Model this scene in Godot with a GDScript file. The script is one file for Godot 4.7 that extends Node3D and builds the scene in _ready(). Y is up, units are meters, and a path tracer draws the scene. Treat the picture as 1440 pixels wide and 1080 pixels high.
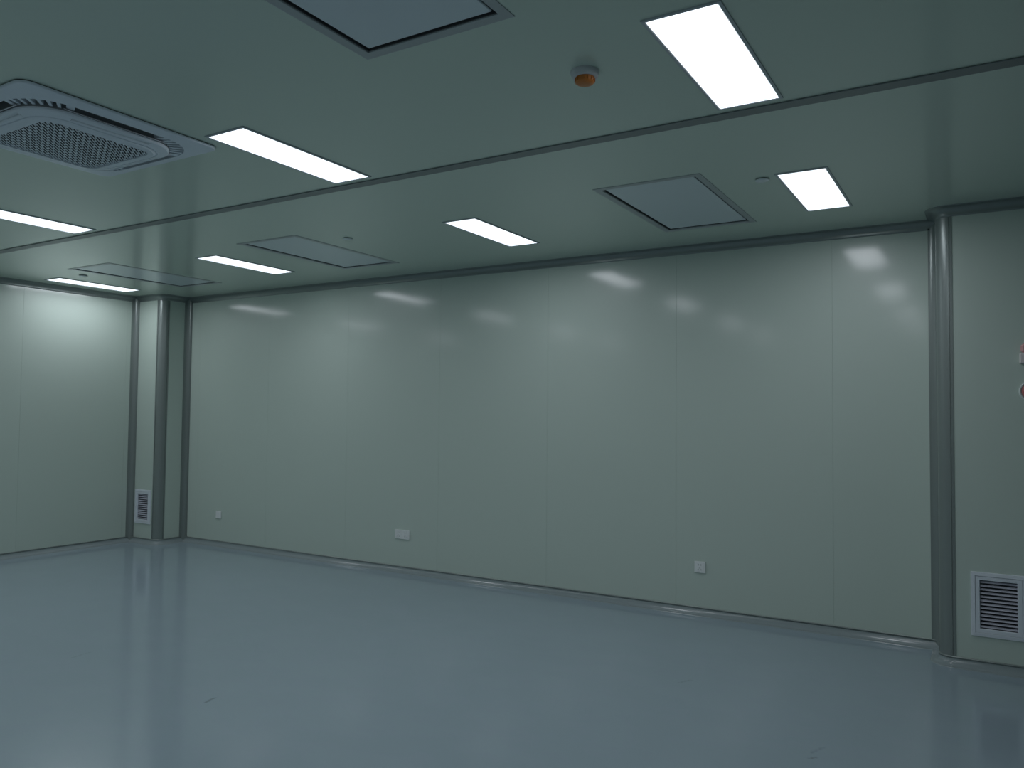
extends Node3D
# An empty clean room: coated steel wall panels, epoxy floor, flush LED panels.

const H := 2.9            # ceiling height
const D := 6.083          # back wall plane (z = -D)
const XL := -8.717        # left wall plane
const XW := 3.4          # right wall plane (out of view)
const ZR := 2.6           # rear wall plane (behind the camera)
const DL := 5.725         # front of both return-air columns
const XC := -8.22         # side of the corner column
const XA := -0.286        # left side of the other column
const XB := 0.38          # its right side
const RC := 0.075         # radius of the columns' rounded corners
const ZS := -3.497        # ceiling joint strip
const LIGHT_ENERGY := 2.66

var M := {}
var used := {}

# ---------------------------------------------------------------- helpers
func numbered(n: String) -> String:
	if not used.has(n):
		used[n] = 0
		return n
	used[n] += 1
	return "%s_%03d" % [n, used[n]]

func thing(called: String, label: String, category: String, at := Vector3.ZERO, group := "") -> Node3D:
	var o := Node3D.new()
	o.name = numbered(called)
	add_child(o)
	o.position = at
	meta(o, label, category, group)
	return o

func meta(o: Node, label: String, category := "", group := "", kind := "") -> void:
	if label != "": o.set_meta("label", label)
	if category != "": o.set_meta("category", category)
	if group != "": o.set_meta("group", group)
	if kind != "": o.set_meta("kind", kind)

func new_st() -> SurfaceTool:
	var st := SurfaceTool.new()
	st.begin(Mesh.PRIMITIVE_TRIANGLES)
	st.set_smooth_group(-1)
	return st

func part(called: String, st: SurfaceTool, m: Material, parent: Node = null) -> MeshInstance3D:
	st.generate_normals()
	return part_mesh(called, st.commit(), m, parent)

func part_mesh(called: String, mesh: Mesh, m: Material, parent: Node = null) -> MeshInstance3D:
	var o := MeshInstance3D.new()
	o.name = called if parent else numbered(called)
	o.mesh = mesh
	o.material_override = m
	o.cast_shadow = GeometryInstance3D.SHADOW_CASTING_SETTING_ON
	if parent: parent.add_child(o, true)
	else: add_child(o)
	return o

func struct(called: String, label := "") -> Node3D:
	var o := Node3D.new()
	o.name = called
	add_child(o)
	meta(o, label, "", "", "structure")
	return o

func tri(st: SurfaceTool, a: Vector3, b: Vector3, c: Vector3, hint: Vector3) -> void:
	if (a - c).cross(a - b).dot(hint) < 0.0:
		var t := b
		b = c
		c = t
	st.add_vertex(a)
	st.add_vertex(b)
	st.add_vertex(c)

func quad(st: SurfaceTool, a: Vector3, b: Vector3, c: Vector3, d: Vector3, hint: Vector3) -> void:
	tri(st, a, b, c, hint)
	tri(st, a, c, d, hint)

# a box with chamfered edges between two corners
func box(st: SurfaceTool, lo: Vector3, hi: Vector3, e := 0.0, xf := Transform3D()) -> void:
	var c := (lo + hi) * 0.5
	var h := (hi - lo) * 0.5
	e = minf(e, minf(h.x, minf(h.y, h.z)) * 0.9)
	var P := func(sx, sy, sz, k):
		var v := Vector3(sx * h.x, sy * h.y, sz * h.z)
		if k != 0: v.x -= sx * e
		if k != 1: v.y -= sy * e
		if k != 2: v.z -= sz * e
		return xf * (c + v)
	for k in 3:
		for s in [-1.0, 1.0]:
			var q := []
			for uv in [[-1.0, -1.0], [1.0, -1.0], [1.0, 1.0], [-1.0, 1.0]]:
				var w := [0.0, 0.0, 0.0]
				w[k] = s
				w[(k + 1) % 3] = uv[0]
				w[(k + 2) % 3] = uv[1]
				q.append(P.call(w[0], w[1], w[2], k))
			var n := Vector3.ZERO
			n[k] = s
			quad(st, q[0], q[1], q[2], q[3], xf.basis * n)
	if e <= 0.0: return
	for k in 3:      # edges along axis k
		var a := (k + 1) % 3
		var b := (k + 2) % 3
		for sa in [-1.0, 1.0]:
			for sb in [-1.0, 1.0]:
				var w0 := [0.0, 0.0, 0.0]
				w0[a] = sa
				w0[b] = sb
				var w1 := w0.duplicate()
				w0[k] = -1.0
				w1[k] = 1.0
				var n := Vector3.ZERO
				n[a] = sa
				n[b] = sb
				quad(st, P.call(w0[0], w0[1], w0[2], a), P.call(w1[0], w1[1], w1[2], a), P.call(w1[0], w1[1], w1[2], b), P.call(w0[0], w0[1], w0[2], b), xf.basis * n)
	for sx in [-1.0, 1.0]:
		for sy in [-1.0, 1.0]:
			for sz in [-1.0, 1.0]:
				tri(st, P.call(sx, sy, sz, 0), P.call(sx, sy, sz, 1), P.call(sx, sy, sz, 2), xf.basis * Vector3(sx, sy, sz))

# a slab in the local plane u, v (local x, y), from local z = 0 back to -t, with rectangular holes [u0, v0, u1, v1]
func slab(st: SurfaceTool, r: Array, holes: Array, t: float, xf: Transform3D) -> void:
	var us := [r[0], r[2]]
	var vs := [r[1], r[3]]
	for h in holes:
		for k in [0, 2]:
			if h[k] > r[0] and h[k] < r[2]: us.append(h[k])
		for k in [1, 3]:
			if h[k] > r[1] and h[k] < r[3]: vs.append(h[k])
	us.sort()
	vs.sort()
	for i in us.size() - 1:
		for j in vs.size() - 1:
			if us[i + 1] - us[i] < 1e-6 or vs[j + 1] - vs[j] < 1e-6: continue
			var cu: float = (us[i] + us[i + 1]) * 0.5
			var cv: float = (vs[j] + vs[j + 1]) * 0.5
			var inside := false
			for h in holes:
				if cu > h[0] and cu < h[2] and cv > h[1] and cv < h[3]: inside = true
			if inside: continue
			for z in [0.0, -t]:
				quad(st, xf * Vector3(us[i], vs[j], z), xf * Vector3(us[i + 1], vs[j], z), xf * Vector3(us[i + 1], vs[j + 1], z), xf * Vector3(us[i], vs[j + 1], z), xf.basis * Vector3(0, 0, 1.0 if z == 0.0 else -1.0))
	for h in [r] + holes:
		var hint: float = 1.0 if h == r else -1.0
		var cs := [Vector2(h[0], h[1]), Vector2(h[2], h[1]), Vector2(h[2], h[3]), Vector2(h[0], h[3])]
		var m := Vector2((h[0] + h[2]) * 0.5, (h[1] + h[3]) * 0.5)
		for k in 4:
			var a: Vector2 = cs[k]
			var b: Vector2 = cs[(k + 1) % 4]
			var o := ((a + b) * 0.5 - m) * hint
			quad(st, xf * Vector3(a.x, a.y, 0), xf * Vector3(b.x, b.y, 0), xf * Vector3(b.x, b.y, -t), xf * Vector3(a.x, a.y, -t), xf.basis * Vector3(o.x, o.y, 0))

# a rectangular frame (mitred) with the section [[inset, z], ...] in the local plane; w, h outer half sizes
func frame(st: SurfaceTool, w: float, h: float, section: Array, xf: Transform3D) -> void:
	for k in section.size() - 1:
		var a: Array = section[k]
		var b: Array = section[k + 1]
		for s in 4:
			var q := []
			for e in [a, b]:
				var x: float = w - e[0]
				var y: float = h - e[0]
				var c := [Vector3(-x, -y, e[1]), Vector3(x, -y, e[1]), Vector3(x, y, e[1]), Vector3(-x, y, e[1])]
				q.append(c[s])
				q.append(c[(s + 1) % 4])
			# outward hint: to the left of the section's run, seen with z up and inset to the right
			var d := Vector2(b[0] - a[0], b[1] - a[1])
			var out := [Vector2(0, -1), Vector2(1, 0), Vector2(0, 1), Vector2(-1, 0)]
			var n2: Vector2 = out[s] * d.y
			quad(st, xf * q[0], xf * q[1], xf * q[3], xf * q[2], xf.basis * Vector3(n2.x, n2.y, d.x))

# rounded rectangle outline in x, z: n points a corner
func ring(half: float, r: float, y: float, n := 10) -> PackedVector3Array:
	var p := PackedVector3Array()
	var c := half - r
	var cs := [Vector2(c, c), Vector2(-c, c), Vector2(-c, -c), Vector2(c, -c)]
	for k in 4:
		for i in n + 1:
			var t := PI * 0.5 * (k + float(i) / n)
			p.append(Vector3(cs[k].x + r * cos(t), y, cs[k].y + r * sin(t)))
	return p

func loft(st: SurfaceTool, a: PackedVector3Array, b: PackedVector3Array, hint: Vector3, from := 0, to := -1) -> void:
	var n := a.size()
	for i in range(from, n if to < 0 else to):
		var j := (i + 1) % n
		var h := hint
		if h == Vector3.ZERO: h = Vector3(a[i].x, 0, a[i].z)
		elif h == Vector3.ONE: h = -Vector3(a[i].x, 0, a[i].z)
		quad(st, a[i], a[j], b[j], b[i], h)

func lathe(st: SurfaceTool, profile: Array, n := 28, xf := Transform3D()) -> void:   # [[r, y], ...] from the top inward down
	st.set_smooth_group(1)
	for k in profile.size() - 1:
		var a: Array = profile[k]
		var b: Array = profile[k + 1]
		for i in n:
			var t0 := TAU * i / n
			var t1 := TAU * (i + 1) / n
			var A := Vector3(a[0] * cos(t0), a[1], a[0] * sin(t0))
			var B := Vector3(a[0] * cos(t1), a[1], a[0] * sin(t1))
			var C := Vector3(b[0] * cos(t1), b[1], b[0] * sin(t1))
			var E := Vector3(b[0] * cos(t0), b[1], b[0] * sin(t0))
			var tm := (t0 + t1) * 0.5
			var d := Vector2(b[0] - a[0], b[1] - a[1])
			var hint := xf.basis * Vector3(cos(tm) * -d.y, d.x, sin(tm) * -d.y)
			if a[0] > 1e-6: tri(st, xf * A, xf * B, xf * C, hint)
			if b[0] > 1e-6: tri(st, xf * A, xf * C, xf * E, hint)
			elif a[0] <= 1e-6: pass
	st.set_smooth_group(-1)

# sweep a section [[out from the wall, height], ...] along a plan path of [x, z, nx, nz]
func sweep(st: SurfaceTool, path: Array, section: Array, centre: Vector2) -> void:
	st.set_smooth_group(2)
	for i in path.size() - 1:
		for k in section.size() - 1:
			var q := []
			for e in [[i, k], [i + 1, k], [i + 1, k + 1], [i, k + 1]]:
				var p: Array = path[e[0]]
				var s: Array = section[e[1]]
				q.append(Vector3(p[0] + p[2] * s[0], s[1], p[1] + p[3] * s[0]))
			var mid := Vector2((section[k][0] + section[k + 1][0]) * 0.5, (section[k][1] + section[k + 1][1]) * 0.5)
			var o := centre - mid
			quad(st, q[0], q[1], q[2], q[3], Vector3((path[i][2] + path[i + 1][2]) * o.x, o.y * 2.0, (path[i][3] + path[i + 1][3]) * o.x))
	st.set_smooth_group(-1)

# ---------------------------------------------------------------- materials
func mat(called: String, lin: Color, rough: float, metal := 0.0, spec := 0.5) -> StandardMaterial3D:
	var m := StandardMaterial3D.new()
	m.resource_name = called
	m.albedo_color = lin.linear_to_srgb()
	m.roughness = rough
	m.metallic = metal
	m.metallic_specular = spec
	M[called] = m
	return m

func noise_tex(seed_: int, freq: float, lo: float, hi: float, size := 512) -> NoiseTexture2D:
	var n := FastNoiseLite.new()
	n.seed = seed_
	n.frequency = freq
	n.fractal_octaves = 4
	var t := NoiseTexture2D.new()
	t.noise = n
	t.width = size
	t.height = size
	t.seamless = true
	var g := Gradient.new()
	g.set_color(0, Color(lo, lo, lo))
	g.set_color(1, Color(hi, hi, hi))
	t.color_ramp = g
	return t

func normal_tex(seed_: int, freq: float, bump: float) -> NoiseTexture2D:
	var n := FastNoiseLite.new()
	n.seed = seed_
	n.frequency = freq
	n.fractal_octaves = 2
	var t := NoiseTexture2D.new()
	t.noise = n
	t.width = 512
	t.height = 512
	t.seamless = true
	t.as_normal_map = true
	t.bump_strength = bump
	return t

func materials() -> void:
	var w := mat("coated_steel", Color(0.530, 0.625, 0.565), 0.42)
	w.clearcoat_enabled = true
	w.clearcoat = 0.65
	w.clearcoat_roughness = 0.13
	var c := mat("coated_ceiling", Color(0.58, 0.685, 0.59), 0.40)
	c.clearcoat_enabled = true
	c.clearcoat = 0.8
	c.clearcoat_roughness = 0.16
	mat("anodised_trim", Color(0.25, 0.29, 0.28), 0.30, 0.35)
	mat("cove_resin", Color(0.27, 0.325, 0.335), 0.16)
	mat("joint_strip", Color(0.20, 0.225, 0.225), 0.35, 0.2)
	mat("light_frame", Color(0.46, 0.50, 0.53), 0.35, 0.3)
	mat("filter_flange", Color(0.42, 0.45, 0.46), 0.35, 0.3)
	var fp := mat("filter_plate", Color(0.68, 0.76, 0.80), 0.35)
	fp.clearcoat_enabled = true
	fp.clearcoat = 0.6
	fp.clearcoat_roughness = 0.2
	mat("duct_steel", Color(0.24, 0.25, 0.26), 0.55)
	mat("filter_mesh", Color(0.10, 0.105, 0.115), 0.8)
	mat("gap_shade_black", Color(0.05, 0.052, 0.055), 0.6)  # near-black colour that paints the shade inside narrow gaps
	mat("galvanised", Color(0.3, 0.31, 0.32), 0.5, 0.6)
	mat("white_plastic", Color(0.74, 0.80, 0.86), 0.4)
	mat("vane_plastic", Color(0.74, 0.74, 0.78), 0.45)
	mat("vent_white", Color(0.70, 0.76, 0.82), 0.4)
	mat("slat_grey", Color(0.50, 0.52, 0.60), 0.45)
	mat("socket_white", Color(0.78, 0.82, 0.82), 0.3)
	mat("detector_white", Color(0.62, 0.64, 0.66), 0.45)
	mat("orange_cap", Color(0.58, 0.19, 0.03), 0.4)
	mat("cap_cover", Color(0.80, 0.86, 0.86), 0.4)
	mat("alarm_pink", Color(0.66, 0.36, 0.36), 0.4)
	mat("alarm_pale", Color(0.74, 0.68, 0.68), 0.4)
	mat("alarm_ring", Color(0.60, 0.66, 0.64), 0.35)
	mat("alarm_red", Color(0.50, 0.16, 0.15), 0.35)
	var g := mat("led_diffuser", Color(0.85, 0.88, 0.9), 0.5)
	g.emission_enabled = true
	g.emission = Color(0.94, 0.98, 1.0)
	g.emission_energy_multiplier = 1.6
	# floor: epoxy, one colour with faint mottling, a few scuffs and settled dust
	var f := mat("epoxy", Color(1, 1, 1), 0.135)
	var n := FastNoiseLite.new()
	n.seed = 11
	n.frequency = 0.02
	n.fractal_octaves = 4
	var S := 1024
	var im := Image.create(S, S, false, Image.FORMAT_RGB8)
	var base := Color(0.305, 0.39, 0.44)
	for y in S:
		for x in S:
			var v := 1.0 + 0.02 * n.get_noise_2d(x, y)
			im.set_pixel(x, y, Color(base.r * v, base.g * v, base.b * v).linear_to_srgb())
	# short dark scuffs on the floor: [x, z, length, turn, strength]
	for s in [[-3.585, -2.844, 0.08, -1.75, 0.55], [-4.92, -2.921, 0.134, -1.65, 0.2], [-1.534, -4.526, 0.097, -1.11, 0.2], [-0.701, -3.935, 0.106, -1.19, 0.22], [-0.702, -3.835, 0.041, -0.93, 0.15]]:
		for k in 40:
			var t: float = (k / 39.0 - 0.5) * s[2]
			var px := int((s[0] + t * cos(s[3]) - XL + 0.1) / (XW - XL + 0.2) * S)
			var py := int((s[1] + t * sin(s[3]) + D + 0.1) / (ZR + D + 0.2) * S)
			if px >= 0 and py >= 0 and px < S and py < S:
				var was := im.get_pixel(px, py).srgb_to_linear()
				var kf: float = 1.0 - s[4] * 0.2
				im.set_pixel(px, py, Color(was.r * kf, was.g * kf, was.b * kf).linear_to_srgb())
	f.albedo_texture = ImageTexture.create_from_image(im)
	f.normal_enabled = true
	f.normal_texture = normal_tex(5, 0.01, 1.0)
	f.normal_scale = 0.02

# ---------------------------------------------------------------- the scene
func _ready() -> void:
	# camera
	var cam := Camera3D.new()
	cam.name = "camera"
	cam.fov = 51.868
	cam.near = 0.05
	cam.far = 60.0
	add_child(cam)
	cam.position = Vector3(0, 1.5434, 0)
	cam.basis = Basis(Vector3.UP, 0.5436) * Basis(Vector3.RIGHT, 0.0386) * Basis(Vector3(0, 0, 1), 0.0103)
	cam.current = true
	# environment: a closed room, no sky
	var we := WorldEnvironment.new()
	we.name = "environment"
	var env := Environment.new()
	env.background_mode = Environment.BG_COLOR
	env.background_color = Color.BLACK
	env.tonemap_mode = Environment.TONE_MAPPER_LINEAR
	env.tonemap_exposure = 1.0
	env.sdfgi_enabled = true
	env.ssao_enabled = true
	env.ssil_enabled = true
	we.environment = env
	add_child(we)
	materials()
	build_shell()
	build_trims()
	build_lights()
	build_filters()
	build_cassette()
	build_detector()
	build_sprinklers()
	build_vents()
	build_sockets()
	build_alarms()

const LIGHTS := [
	[-0.8725, -4.939, "lit LED ceiling panel over the single socket wall, beside a round sprinkler cover"],
	[-3.160, -4.939, "lit LED ceiling panel near the back wall, between two filter outlets, over the double socket"],
	[-5.860, -4.939, "lit LED ceiling panel between the two filter outlets nearest the corner column"],
	[-8.285, -4.939, "lit LED ceiling panel against the side wall, in front of the corner column"],
	[-0.8725, -2.956, "lit LED ceiling panel beside the orange capped smoke detector"],
	[-3.158, -2.956, "lit LED ceiling panel next to the corner of the cassette air conditioner"],
	[-5.863, -2.956, "lit LED ceiling panel beyond the cassette air conditioner, its end near the ceiling joint strip"],
	[-8.285, -2.956, "lit LED ceiling panel by the side wall, in line with the cassette"],
	[-0.8725, -0.87, "lit LED ceiling panel over the open floor away from the back wall"],
	[-3.158, -0.87, "lit LED ceiling panel over the open floor away from the back wall"],
	[-5.863, -0.87, "lit LED ceiling panel over the open floor away from the back wall"],
	[-8.285, -0.87, "lit LED ceiling panel over the open floor away from the back wall"],
	[-0.8725, 1.01, "lit LED ceiling panel over the open floor away from the back wall"],
	[-3.158, 1.01, "lit LED ceiling panel over the open floor away from the back wall"],
	[-5.863, 1.01, "lit LED ceiling panel over the open floor away from the back wall"],
]
const LW := 0.2487
const LL := 0.8822
const FILTERS := [
	[-1.697, -4.893, "bluish filter outlet panel in the ceiling between the round sprinkler cover and a lit panel"],
	[-4.865, -4.893, "bluish filter outlet panel in the ceiling in line with the double socket"],
	[-7.240, -4.873, "bluish filter outlet panel in the ceiling closest to the corner column"],
	[-1.697, -1.630, "bluish filter outlet panel in the ceiling beside the orange capped smoke detector"],
]
const FW := 0.330      # outer half width of a filter flange
const FL := 0.628
const AC := Vector3(-3.858, 2.9, -2.160)

func build_shell() -> void:
	var flat := Transform3D(Basis(Vector3(1, 0, 0), Vector3(0, 0, 1), Vector3(0, -1, 0)), Vector3(0, H, 0))   # local x, y -> x, z ; local z -> down
	var o := struct("floor", "glossy blue grey epoxy floor")
	var st := new_st()
	var a := Vector3(XL - 0.1, 0, -D - 0.1)
	var b := Vector3(XW + 0.1, 0, ZR + 0.1)
	for q in [[0, 0], [1, 0], [1, 1], [0, 0], [1, 1], [0, 1]]:
		st.set_uv(Vector2(q[0], q[1]))
		st.add_vertex(Vector3(a.x if q[0] == 0 else b.x, 0, a.z if q[1] == 0 else b.z))
	st.generate_normals()
	st.generate_tangents()
	part_mesh("epoxy_surface", st.commit(), M.epoxy, o)
	st = new_st()
	box(st, Vector3(a.x, -0.2, a.z), Vector3(b.x, -0.002, b.z))
	part("floor_slab", st, M.galvanised, o)
	# ceiling with openings
	var holes := []
	for l in LIGHTS: holes.append([l[0] - LW / 2 - 0.006, l[1] - LL / 2 - 0.006, l[0] + LW / 2 + 0.006, l[1] + LL / 2 + 0.006])
	for f in FILTERS: holes.append([f[0] - FW + 0.03, f[1] - FL + 0.03, f[0] + FW - 0.03, f[1] + FL - 0.03])
	holes.append([AC.x - 0.435, AC.z - 0.435, AC.x + 0.435, AC.z + 0.435])
	o = struct("ceiling", "pale coated steel ceiling")
	for z in [[-D - 0.1, ZS], [ZS + 0.0005, ZR + 0.1]]:
		st = new_st()
		var mine := []
		for h in holes:
			if h[3] > z[0] and h[1] < z[1]: mine.append([h[0], maxf(h[1], z[0]), h[2], minf(h[3], z[1])])
		slab(st, [XL - 0.1, z[0], XW + 0.1, z[1]], mine, 0.05, flat)
		part("ceiling_panel", st, M.coated_ceiling, o)
	st = new_st()
	box(st, Vector3(XL - 0.1, H + 0.35, -D - 0.1), Vector3(XW + 0.1, H + 0.45, ZR + 0.1))
	part("roof_deck", st, M.galvanised, o)
	# walls of coated steel panels
	wall_run("wall_back", "pale grey green steel panel back wall", Vector3(XC, 0, -D), Vector3(1, 0, 0), XW - XC, Vector3(0, 0, 1), fposmod(-2.139 - XC, 1.172))
	wall_run("wall_left", "pale grey green steel panel side wall", Vector3(XL, 0, -D), Vector3(0, 0, 1), ZR + D, Vector3(1, 0, 0), fposmod(-4.436 + D, 1.172))
	wall_run("wall_right", "steel panel wall opposite the corner column", Vector3(XW, 0, -D), Vector3(0, 0, 1), ZR + D, Vector3(-1, 0, 0), 0.6)
	wall_run("wall_rear", "steel panel wall facing the socket wall", Vector3(XL, 0, ZR), Vector3(1, 0, 0), XW - XL, Vector3(0, 0, -1), 0.5)
	# two return-air columns
	column("wall_column", "corner return air column with small vent, in the far corner", [[XL, -DL], [XC, -D]], false, [-8.488, 0.423])
	column("wall_column_001", "return air column with vent standing against the back wall", [[XA, -DL], [XB, -D]], true, [0.037, 0.402])

func wall_run(called: String, label: String, at: Vector3, along: Vector3, length: float, inward: Vector3, first: float) -> void:
	var o := struct(called, label)
	var up := Vector3.UP
	var xf := Transform3D(Basis(along, up, inward), at)
	var st := new_st()
	box(st, Vector3(-0.1, -0.1, -0.16), Vector3(length + 0.1, H + 0.4, -0.05), 0.0, xf)
	part("wall_core", st, M.galvanised, o)
	var cuts := [0.0]
	var t := first
	while t < length - 0.02:
		if t > 0.02: cuts.append(t)
		t += 1.172
	cuts.append(length)
	for i in cuts.size() - 1:
		st = new_st()
		box(st, Vector3(cuts[i] + 0.0002, 0.0, -0.05), Vector3(cuts[i + 1] - 0.0002, H + 0.02, 0.0), 0.0009, xf)
		part("wall_panel", st, M.coated_steel, o)

const VW := 0.147    # return vent: outer half width and height
const VH := 0.197

func column(called: String, label: String, r: Array, both: bool, vent: Array) -> void:
	var o := struct(called, label)
	var x0: float = r[0][0]
	var x1: float = r[1][0]
	var f0 := x0 + (RC + 0.018 if both else 0.0)
	var f1 := x1 - RC - 0.018
	var front := Transform3D(Basis(), Vector3(0, 0, -DL))
	var st := new_st()
	slab(st, [f0, 0.0, f1, H + 0.02], [[vent[0] - VW + 0.03, vent[1] - VH + 0.03, vent[0] + VW - 0.03, vent[1] + VH - 0.03]], 0.02, front)
	part("front_panel", st, M.coated_steel, o)
	for s in ([1.0, -1.0] if both else [1.0]):
		var xs: float = x1 if s > 0 else x0
		st = new_st()
		box(st, Vector3(minf(xs, xs - s * 0.02), 0, -D), Vector3(maxf(xs, xs - s * 0.02), H + 0.02, -DL - RC - 0.018), 0.001)
		part("side_panel", st, M.coated_steel, o)
		# rounded corner profile with a flat lip each side, standing a little proud
		st = new_st()
		var p := 0.003
		var R := RC + p
		var c := Vector2(xs - s * RC, -DL - RC)
		var pts := [Vector2(c.x - s * 0.020, -DL - 0.004), Vector2(c.x - s * 0.020, -DL + p), Vector2(c.x - s * 0.004, -DL + p), Vector2(c.x - s * 0.003, -DL - 0.003), Vector2(c.x, -DL - 0.003)]
		for i in 13:
			var t := PI * 0.5 * i / 12.0
			pts.append(c + Vector2(s * sin(t), cos(t)) * (RC + 0.001))
		pts += [Vector2(xs - s * 0.003, c.y), Vector2(xs - s * 0.003, c.y - 0.003), Vector2(xs + s * p, c.y - 0.004), Vector2(xs + s * p, c.y - 0.020), Vector2(xs - s * 0.004, c.y - 0.020)]
		st.set_smooth_group(-1)
		for i in pts.size() - 1:
			st.set_smooth_group(3 if i >= 5 and i < 17 else -1)
			var A: Vector2 = pts[i]
			var B: Vector2 = pts[i + 1]
			var m := (A + B) * 0.5 - (c - Vector2(s, 1.0) * 0.05)
			quad(st, Vector3(A.x, 0, A.y), Vector3(B.x, 0, B.y), Vector3(B.x, H, B.y), Vector3(A.x, H, A.y), Vector3(m.x, 0, m.y))
		part("corner_profile", st, M.anodised_trim, o)

func arc(path: Array, cx: float, cz: float, r: float, a0: float, a1: float) -> void:   # angle 0 = +x, 90 = +z
	for i in 9:
		var t := deg_to_rad(lerpf(a0, a1, i / 8.0))
		path.append([cx + r * cos(t), cz + r * sin(t), cos(t), sin(t)])

func build_trims() -> void:
	# plan runs of the room's edge, each [x, z, inward normal], mitred at inner corners
	var side := [[XL, ZR, 1, -1], [XL, -DL, 1, 1]]
	var col := [[XL, -DL, 1, 1]]
	arc(col, XC - RC, -DL - RC, RC, 90, 0)
	col.append([XC, -D, 1, 1])
	var back := [[XC, -D, 1, 1], [XA, -D, -1, 1]]
	var col2 := [[XA, -D, -1, 1]]
	arc(col2, XA + RC, -DL - RC, RC, 180, 90)
	arc(col2, XB - RC, -DL - RC, RC, 90, 0)
	col2.append([XB, -D, 1, 1])
	var rest := [[XB, -D, 1, 1], [XW, -D, -1, 1], [XW, ZR, -1, -1], [XL, ZR, 1, -1]]
	var R := 0.05
	var low := []     # floor cove, rising from the floor up the wall
	low.append([R + 0.006, 0.0])
	low.append([R + 0.004, 0.003])
	for i in 9:
		var t := PI * 0.5 * i / 8.0
		low.append([R - (R - 0.004) * sin(t), R - (R - 0.004) * cos(t)])
	low.append([0.004, R + 0.004])
	low.append([0.0, R + 0.005])
	var rail := [[0.0, R - 0.002], [0.0065, R - 0.001], [0.0065, R + 0.010], [0.0, R + 0.011]]
	var high := []
	high.append([0.0, H - R - 0.013])
	high.append([0.004, H - R - 0.012])
	for i in 9:
		var t := PI * 0.5 * i / 8.0
		high.append([R - (R - 0.004) * cos(t), H - R + (R - 0.004) * sin(t)])
	high.append([R + 0.012, H - 0.004])
	high.append([R + 0.013, H])
	var k := 0
	for e in [["left", side, "side wall"], ["column", col, "corner column"], ["back", back, "back wall"], ["vent_column", col2, "vent column"], ["rear", rest, "walls behind"]]:
		var st := new_st()
		sweep(st, e[1], low, Vector2(0.2, 0.2))
		var o := part("baseboard_" + e[0], st, M.cove_resin)
		meta(o, "curved floor cove along the " + e[2], "", "", "structure")
		st = new_st()
		sweep(st, e[1], rail, Vector2(0.2, R))
		part("rail", st, M.anodised_trim, o)
		st = new_st()
		sweep(st, e[1], high, Vector2(0.2, H - 0.2))
		k += 1
		o = part("trim_%d" % k, st, M.anodised_trim)
		meta(o, "curved ceiling cove along the " + e[2], "", "", "structure")
	# upright coves in the inner corners
	for c in [[XL, -DL, 1.0], [XC, -D, 1.0], [XA, -D, -1.0], [XB, -D, 1.0], [XW, -D, -1.0]]:
		var st := new_st()
		var pts := [Vector2(0, R + 0.013), Vector2(0.004, R + 0.012)]
		for i in 9:
			var t := PI * 0.5 * i / 8.0
			pts.append(Vector2(R - (R - 0.004) * cos(t), R - (R - 0.004) * sin(t)))
		pts.append(Vector2(R + 0.012, 0.004))
		pts.append(Vector2(R + 0.013, 0.0))
		for i in pts.size() - 1:
			st.set_smooth_group(4 if i >= 2 and i < 10 else -1)
			var A := Vector3(c[0] + c[2] * pts[i].x, 0.0, c[1] + pts[i].y)
			var B := Vector3(c[0] + c[2] * pts[i + 1].x, 0.0, c[1] + pts[i + 1].y)
			quad(st, A + Vector3(0, 0.02, 0), B + Vector3(0, 0.02, 0), B + Vector3(0, H - 0.02, 0), A + Vector3(0, H - 0.02, 0), Vector3(c[2], 0, 1))
		k += 1
		var o := part("trim_%d" % k, st, M.anodised_trim)
		meta(o, "upright curved corner trim", "", "", "structure")
	# flat strip over the joint between the two ceiling fields
	var st := new_st()
	box(st, Vector3(XL + 0.05, H - 0.006, ZS - 0.038), Vector3(XW - 0.05, H, ZS + 0.038), 0.003)
	k += 1
	meta(part("trim_%d" % k, st, M.joint_strip), "flat strip over the ceiling joint", "", "", "structure")

func down(at: Vector3) -> Transform3D:   # local x, y -> x, -z ; local z -> down
	return Transform3D(Basis(Vector3(1, 0, 0), Vector3(0, 0, 1), Vector3(0, -1, 0)), at)

func build_lights() -> void:
	var proto: Node3D
	for l in LIGHTS:
		var t: Node3D
		if proto == null:
			t = thing("panel_light", l[2], "ceiling light", Vector3(l[0], H, l[1]), "flush LED ceiling panels")
			proto = t
			var xf := down(Vector3.ZERO)
			var st := new_st()
			frame(st, LW / 2 + 0.016, LL / 2 + 0.016, [[0.0, 0.0], [0.001, 0.005], [0.012, 0.006], [0.016, 0.004], [0.017, -0.01]], xf)
			part("frame", st, M.light_frame, t)
			st = new_st()
			box(st, Vector3(-LW / 2, 0.001, -LL / 2), Vector3(LW / 2, 0.006, LL / 2), 0.0)
			part("diffuser", st, M.led_diffuser, t)
			st = new_st()
			box(st, Vector3(-LW / 2 - 0.004, 0.006, -LL / 2 - 0.004), Vector3(LW / 2 + 0.004, 0.045, LL / 2 + 0.004), 0.002)
			part("housing", st, M.galvanised, t)
			var a := AreaLight3D.new()
			a.name = "panel_glow"
			a.area_size = Vector2(LW, LL)
			a.light_color = Color(0.955, 0.966, 1.0)
			a.area_normalize_energy = false
			a.light_energy = LIGHT_ENERGY
			a.shadow_enabled = true
			a.area_range = 25.0
			a.area_attenuation = 2.0
			a.transform = Transform3D(Basis(Vector3(1, 0, 0), Vector3(0, 0, -1), Vector3(0, 1, 0)), Vector3(0, -0.002, 0))
			t.add_child(a)
		else:
			t = proto.duplicate()
			t.name = numbered("panel_light")
			add_child(t)
			t.position = Vector3(l[0], H, l[1])
			meta(t, l[2])

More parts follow.
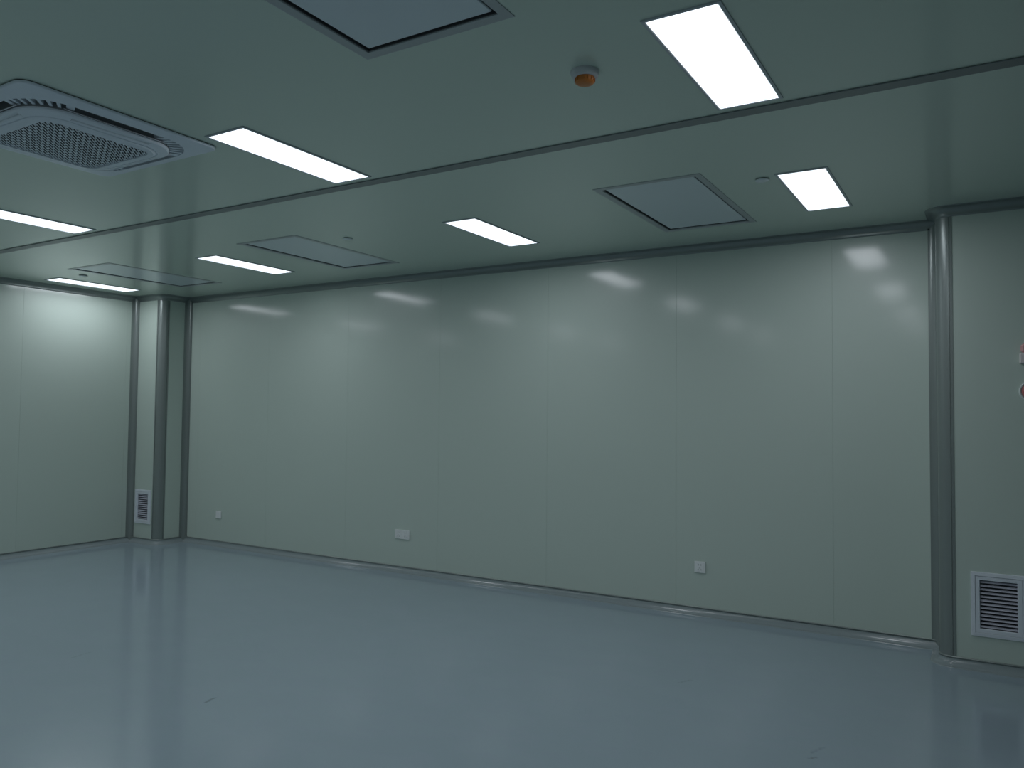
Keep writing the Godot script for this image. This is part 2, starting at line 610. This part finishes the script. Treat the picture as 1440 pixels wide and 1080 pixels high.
func build_filters() -> void:
	var proto: Node3D
	for f in FILTERS:
		if proto:
			var t: Node3D = proto.duplicate()
			t.name = numbered("filter_outlet")
			add_child(t)
			t.position = Vector3(f[0], H, f[1])
			meta(t, f[2])
			continue
		proto = thing("filter_outlet", f[2], "air outlet", Vector3(f[0], H, f[1]), "filter outlets in the ceiling")
		var xf := down(Vector3.ZERO)
		var st := new_st()
		frame(st, FW, FL, [[0.0, 0.0], [0.001, 0.003], [0.040, 0.003], [0.042, 0.001], [0.042, -0.012]], xf)
		part("flange", st, M.filter_flange, proto)
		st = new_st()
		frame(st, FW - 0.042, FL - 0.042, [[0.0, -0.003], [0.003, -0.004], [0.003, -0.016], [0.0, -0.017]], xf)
		part("gap_shade_liner", st, M.gap_shade_black, proto)  # added dark liner, shade of the gap round the plate put into its colour
		st = new_st()
		box(st, Vector3(-FW + 0.057, 0.004, -FL + 0.057), Vector3(FW - 0.057, 0.02, FL - 0.057), 0.003)
		part("diffuser_plate", st, M.filter_plate, proto)
		st = new_st()
		frame(st, FW - 0.042, FL - 0.042, [[0.0, -0.015], [0.0, -0.30], [0.1, -0.30]], xf)
		box(st, Vector3(-FW + 0.04, 0.30, -FL + 0.04), Vector3(FW - 0.04, 0.305, FL - 0.04))
		part("plenum_box", st, M.duct_steel, proto)

# one web of the grille, cut to the grille's outline
func web(st: SurfaceTool, edge: PackedVector2Array, d: Vector2, across: Vector2, u0: float, u1: float, v0: float, v1: float) -> void:
	var rect := PackedVector2Array([d * u0 + across * v0, d * u1 + across * v0, d * u1 + across * v1, d * u0 + across * v1])
	for poly in Geometry2D.intersect_polygons(rect, edge):
		var low := Vector3(0, -0.0585, 0)
		var up := Vector3(0, -0.0555, 0)
		var ids := Geometry2D.triangulate_polygon(poly)
		for k in range(0, ids.size(), 3):
			var q := []
			for e in 3: q.append(Vector3(poly[ids[k + e]].x, 0, poly[ids[k + e]].y))
			tri(st, q[0] + low, q[1] + low, q[2] + low, Vector3.DOWN)
		for k in poly.size():
			var a := Vector3(poly[k].x, 0, poly[k].y)
			var b := Vector3(poly[(k + 1) % poly.size()].x, 0, poly[(k + 1) % poly.size()].y)
			var c := d * (u0 + u1) * 0.5 + across * (v0 + v1) * 0.5
			quad(st, a + low, b + low, b + up, a + up, (a + b) * 0.5 - Vector3(c.x, 0, c.y))

func build_cassette() -> void:
	var t := thing("cassette_air_conditioner", "white square cassette air conditioner with perforated intake grille set in the ceiling", "air conditioner", AC)
	var n := 10
	var st := new_st()
	# outer fascia
	var o0 := ring(0.490, 0.055, -0.004, n)
	var o1 := ring(0.490, 0.055, -0.010, n)
	var o2 := ring(0.484, 0.052, -0.014, n)
	var o3 := ring(0.424, 0.200, -0.024, n)
	var o4 := ring(0.420, 0.197, 0.03, n)
	st.set_smooth_group(1)
	loft(st, o0, o1, Vector3.ZERO)
	loft(st, o1, o2, Vector3(0, -1, 0))
	st.set_smooth_group(2)
	loft(st, o2, o3, Vector3(0, -1, 0))
	st.set_smooth_group(3)
	loft(st, o3, o4, Vector3.ONE)
	part("fascia", st, M.white_plastic, t)
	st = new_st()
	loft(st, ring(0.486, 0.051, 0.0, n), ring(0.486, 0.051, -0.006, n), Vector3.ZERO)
	part("gap_shade_ring", st, M.gap_shade_black, t)  # added dark ring, painted as the shadow gap between fascia and ceiling
	# dark air channel
	st = new_st()
	loft(st, ring(0.421, 0.198, 0.22, n), ring(0.360, 0.168, 0.22, n), Vector3(0, -1, 0))
	loft(st, ring(0.4205, 0.1975, 0.22, n), ring(0.4205, 0.1975, 0.0, n), Vector3.ONE)
	part("air_channel", st, M.duct_steel, t)
	# inner panel, stepping down to the grille
	st = new_st()
	var i0 := ring(0.366, 0.170, 0.22, n)
	var i1 := ring(0.366, 0.170, -0.038, n)
	var i2 := ring(0.360, 0.166, -0.044, n)
	var i3 := ring(0.316, 0.130, -0.054, n)
	var i4 := ring(0.314, 0.129, -0.050, n)
	var i5 := ring(0.310, 0.127, -0.050, n)
	var i6 := ring(0.308, 0.126, -0.055, n)
	var i7 := ring(0.296, 0.110, -0.060, n)
	var i8 := ring(0.264, 0.062, -0.063, n)
	var i9 := ring(0.262, 0.060, -0.045, n)
	var rings := [ring(0.366, 0.170, -0.030, n), i1, i2, i3, i4, i5, i6, i7, i8, i9]
	for k in 9:
		st.set_smooth_group(10 + k)
		if k == 2:     # an open joint runs along each straight side
			var g := [i2, ring(0.3405, 0.1512, -0.0485, n), ring(0.3405, 0.1512, -0.030, n), ring(0.3365, 0.1480, -0.030, n), ring(0.3365, 0.1480, -0.0495, n), i3]
			for side in 4:
				var a := side * (n + 1)
				for e in 5: loft(st, g[e], g[e + 1], [Vector3(0, -1, 0), Vector3.ONE, Vector3(0, -1, 0), Vector3.ZERO, Vector3(0, -1, 0)][e], a + n, a + n + 1)
				loft(st, i2, i3, Vector3(0, -1, 0), a, a + n)
			continue
		loft(st, rings[k], rings[k + 1], Vector3.ZERO if k == 0 else Vector3.ONE if k == 8 else Vector3(0, -1, 0))
	part("intake_panel", st, M.white_plastic, t)
	st = new_st()
	loft(st, i0, ring(0.366, 0.170, -0.030, n), Vector3.ZERO)
	part("channel_lining", st, M.duct_steel, t)
	# louvre vane in each straight side and ribbed outlet in each corner
	for k in 4:
		var turn := Transform3D(Basis(Vector3.UP, PI * 0.5 * k), Vector3.ZERO)
		st = new_st()
		var vane := turn * Transform3D(Basis(Vector3(0, 0, 1), -0.55), Vector3(0.3745, -0.027, 0))
		box(st, Vector3(-0.009, -0.0015, -0.245), Vector3(0.009, 0.0015, 0.245), 0.001, vane)
		part("louvre_vane", st, M.vane_plastic, t)
	var ro := ring(0.422, 0.199, 0.0, 40)
	var ri := ring(0.365, 0.169, 0.0, 40)
	for k in 4:
		st = new_st()
		for i in 40:
			var solid := i < 3 or i > 36 or i % 5 in [3, 4]
			if not solid: continue
			var a := k * 41 + i
			var y0 := Vector3(0, -0.022, 0)
			var y1 := Vector3(0, 0.008, 0)
			quad(st, ro[a] + y0, ro[a + 1] + y0, ri[a + 1] + y0, ri[a] + y0, Vector3(0, -1, 0))
			for e in [a, a + 1]:
				var s := 1.0 if e == a + 1 else -1.0
				quad(st, ro[e] + y0, ri[e] + y0, ri[e] + y1, ro[e] + y1, (ro[a + 1] - ro[a]) * s)
		part("corner_outlet", st, M.white_plastic, t)
	# perforated grille: a plate with staggered slots running diagonally
	st = new_st()
	var edge := PackedVector2Array()
	for v in ring(0.263, 0.061, 0.0, 8): edge.append(Vector2(v.x, v.z))
	var d := Vector2(-0.7071, -0.7071)
	var across := Vector2(0.7071, -0.7071)
	var row := 0.0128
	var period := 0.0855
	for k in range(-28, 29):
		web(st, edge, d, across, -0.40, 0.40, k * row - 0.0020, k * row + 0.0020)
		var u := -0.45 + (period * 0.5 if posmod(k, 2) else 0.0)
		while u < 0.45:
			web(st, edge, d, across, u - 0.008, u + 0.008, k * row + 0.0020, (k + 1) * row - 0.0020)
			u += period
	part("intake_grille", st, M.white_plastic, t)
	st = new_st()
	box(st, Vector3(-0.262, 0.12, -0.262), Vector3(0.262, 0.13, 0.262), 0.0)
	part("intake_filter", st, M.filter_mesh, t)
	st = new_st()
	loft(st, ring(0.2625, 0.0605, 0.12, n), ring(0.2625, 0.0605, -0.046, n), Vector3.ONE)
	part("intake_duct", st, M.duct_steel, t)
	st = new_st()
	box(st, Vector3(-0.43, 0.221, -0.43), Vector3(0.43, 0.29, 0.43), 0.005)
	part("casing", st, M.galvanised, t)

func build_detector() -> void:
	var t := thing("smoke_detector", "small round smoke detector with an orange dust cap on the ceiling", "smoke detector", Vector3(-1.352, H, -2.770))
	var st := new_st()
	lathe(st, [[0.057, 0.0], [0.057, -0.008], [0.054, -0.012], [0.052, -0.022], [0.048, -0.026], [0.0, -0.026]])
	part("base", st, M.detector_white, t)
	st = new_st()
	lathe(st, [[0.038, -0.024], [0.039, -0.034], [0.037, -0.044], [0.032, -0.049], [0.018, -0.052], [0.0, -0.053]])
	var cap := part("dust_cap", st, M.orange_cap, t)
	meta(cap, "orange dust cap")
	st = new_st()
	for k in 16:
		box(st, Vector3(0.0375, -0.043, -0.0022), Vector3(0.0408, -0.029, 0.0022), 0.0008, Transform3D(Basis(Vector3.UP, TAU * k / 16.0), Vector3.ZERO))
	part("grip_ribs", st, M.orange_cap, cap)

func build_sprinklers() -> void:
	var proto: Node3D
	for s in [[-1.094, -4.552, "pale round sprinkler cover on the ceiling beside a lit panel, over the single socket"], [-4.259, -4.552, "small round sprinkler cover on the ceiling over the double socket, beside a filter outlet"], [-7.800, -4.530, "small round sprinkler cover on the ceiling by the corner column's filter outlet"]]:
		if proto:
			var t: Node3D = proto.duplicate()
			t.name = numbered("sprinkler_cover")
			add_child(t)
			t.position = Vector3(s[0], H, s[1])
			meta(t, s[2])
			continue
		proto = thing("sprinkler_cover", s[2], "sprinkler", Vector3(s[0], H, s[1]), "sprinkler covers on the ceiling")
		var st := new_st()
		lathe(st, [[0.0, -0.004], [0.039, -0.004], [0.0405, -0.0055], [0.039, -0.008], [0.0, -0.009]])
		part("cover_plate", st, M.cap_cover, proto)
		st = new_st()
		lathe(st, [[0.036, 0.0], [0.036, -0.0045], [0.0, -0.0045]])
		part("cup", st, M.gap_shade_black, proto)  # shade of the gap above the cover, painted as near-black

func build_vents() -> void:
	var proto: Node3D
	for v in [[0.037, 0.402, "white louvred return air vent low on the column against the back wall"], [-8.488, 0.423, "white louvred return air vent low on the corner column"]]:
		if proto:
			var t: Node3D = proto.duplicate()
			t.name = numbered("return_air_vent")
			add_child(t)
			t.position = Vector3(v[0], v[1], -DL)
			meta(t, v[2])
			continue
		proto = thing("return_air_vent", v[2], "vent", Vector3(v[0], v[1], -DL), "return air vents on the columns")
		var xf := Transform3D()
		var st := new_st()
		frame(st, VW, VH, [[0.0, 0.0], [0.002, 0.010], [0.022, 0.012], [0.024, 0.009]], xf)
		part("outer_frame", st, M.vent_white, proto)
		st = new_st()
		frame(st, VW - 0.024, VH - 0.024, [[0.0, 0.004], [0.0015, 0.010], [0.022, 0.010], [0.0245, 0.007], [0.025, -0.004]], xf)
		part("inner_frame", st, M.vent_white, proto)
		var w := VW - 0.049
		var h := VH - 0.049
		var n := 13
		st = new_st()
		var pitch := 2.0 * h / n
		box(st, Vector3(-w - 0.001, -0.0012, -0.0078), Vector3(w + 0.001, 0.0012, 0.0078), 0.0005, Transform3D(Basis(Vector3.RIGHT, 0.72), Vector3.ZERO))
		st.generate_normals()
		var slat := st.commit()
		for k in n:
			var s := part_mesh("slat", slat, M.slat_grey, proto)
			s.position = Vector3(0, -h + pitch * (k + 0.5), -0.006)
		st = new_st()
		slab(st, [-w - 0.004, -h - 0.004, w + 0.004, h + 0.004], [], 0.01, Transform3D(Basis(), Vector3(0, 0, -0.30)))
		part("duct_back", st, M.duct_steel, proto)
		st = new_st()
		frame(st, w + 0.0005, h + 0.0005, [[0.0, -0.003], [0.0, -0.30]], xf)
		part("duct_lining", st, M.duct_steel, proto)

func socket_plate(t: Node3D, w: float, gangs: int, blank: bool) -> void:
	var st := new_st()
	if blank:
		box(st, Vector3(-w / 2, -0.043, 0.0), Vector3(w / 2, 0.043, 0.014), 0.003)
		part("cover_plate", st, M.socket_white, t)
		return
	var face := Transform3D(Basis(), Vector3(0, 0, 0.011))
	var openings := []
	for g in gangs:
		var cx := (g - (gangs - 1) * 0.5) * 0.086
		openings.append([cx - 0.0335, -0.0335, cx + 0.0335, 0.0335])
	slab(st, [-w / 2, -0.043, w / 2, 0.043], openings, 0.011, face)
	part("cover_plate", st, M.socket_white, t)
	for g in gangs:
		var cx := (g - (gangs - 1) * 0.5) * 0.086
		var pins := []
		for q in [[-0.010, 0.018, 0.0022, 0.0065], [0.010, 0.018, 0.0022, 0.0065], [0.0, -0.006, 0.0022, 0.0055], [-0.011, -0.020, 0.003, 0.005], [0.011, -0.020, 0.003, 0.005]]:
			pins.append([cx + q[0] - q[2], q[1] - q[3], cx + q[0] + q[2], q[1] + q[3]])
		st = new_st()
		slab(st, [cx - 0.033, -0.033, cx + 0.033, 0.033], pins, 0.012, Transform3D(Basis(), Vector3(0, 0, 0.0125)))
		part("insert", st, M.socket_white, t)

func build_sockets() -> void:
	var t := thing("wall_socket", "white single power socket low on the back wall near the vent column", "socket", Vector3(-1.943, 0.370, -D), "white sockets along the back wall")
	socket_plate(t, 0.086, 1, false)
	t = thing("wall_socket", "white double width power socket low on the back wall", "socket", Vector3(-4.903, 0.366, -D), "white sockets along the back wall")
	socket_plate(t, 0.178, 2, false)
	t = thing("wall_socket", "small white blank outlet box low on the back wall near the corner column", "socket", Vector3(-7.593, 0.358, -D), "white sockets along the back wall")
	socket_plate(t, 0.086, 1, true)

func build_alarms() -> void:
	var t := thing("alarm_beacon", "pale pink wall alarm beacon with reddish top on the vent column", "alarm", Vector3(0.217, 1.884, -DL))
	var st := new_st()
	box(st, Vector3(-0.055, 0.0, 0.0), Vector3(0.055, 0.065, 0.045), 0.006)
	part("body", st, M.alarm_pale, t)
	st = new_st()
	box(st, Vector3(-0.050, 0.065, 0.0), Vector3(0.050, 0.122, 0.038), 0.014)
	part("lens", st, M.alarm_pink, t)
	t = thing("alarm_button", "round red alarm button with a grey ring on the vent column", "alarm", Vector3(0.223, 1.716, -DL))
	var face := Transform3D(Basis(Vector3.RIGHT, -PI / 2), Vector3.ZERO)   # local -y -> +z
	st = new_st()
	lathe(st, [[0.067, 0.0], [0.067, -0.018], [0.064, -0.022], [0.057, -0.022], [0.054, -0.016], [0.0, -0.016]], 32, face)
	part("ring", st, M.alarm_ring, t)
	st = new_st()
	lathe(st, [[0.052, -0.014], [0.052, -0.022], [0.046, -0.028], [0.0, -0.031]], 32, face)
	part("push_disc", st, M.alarm_red, t)
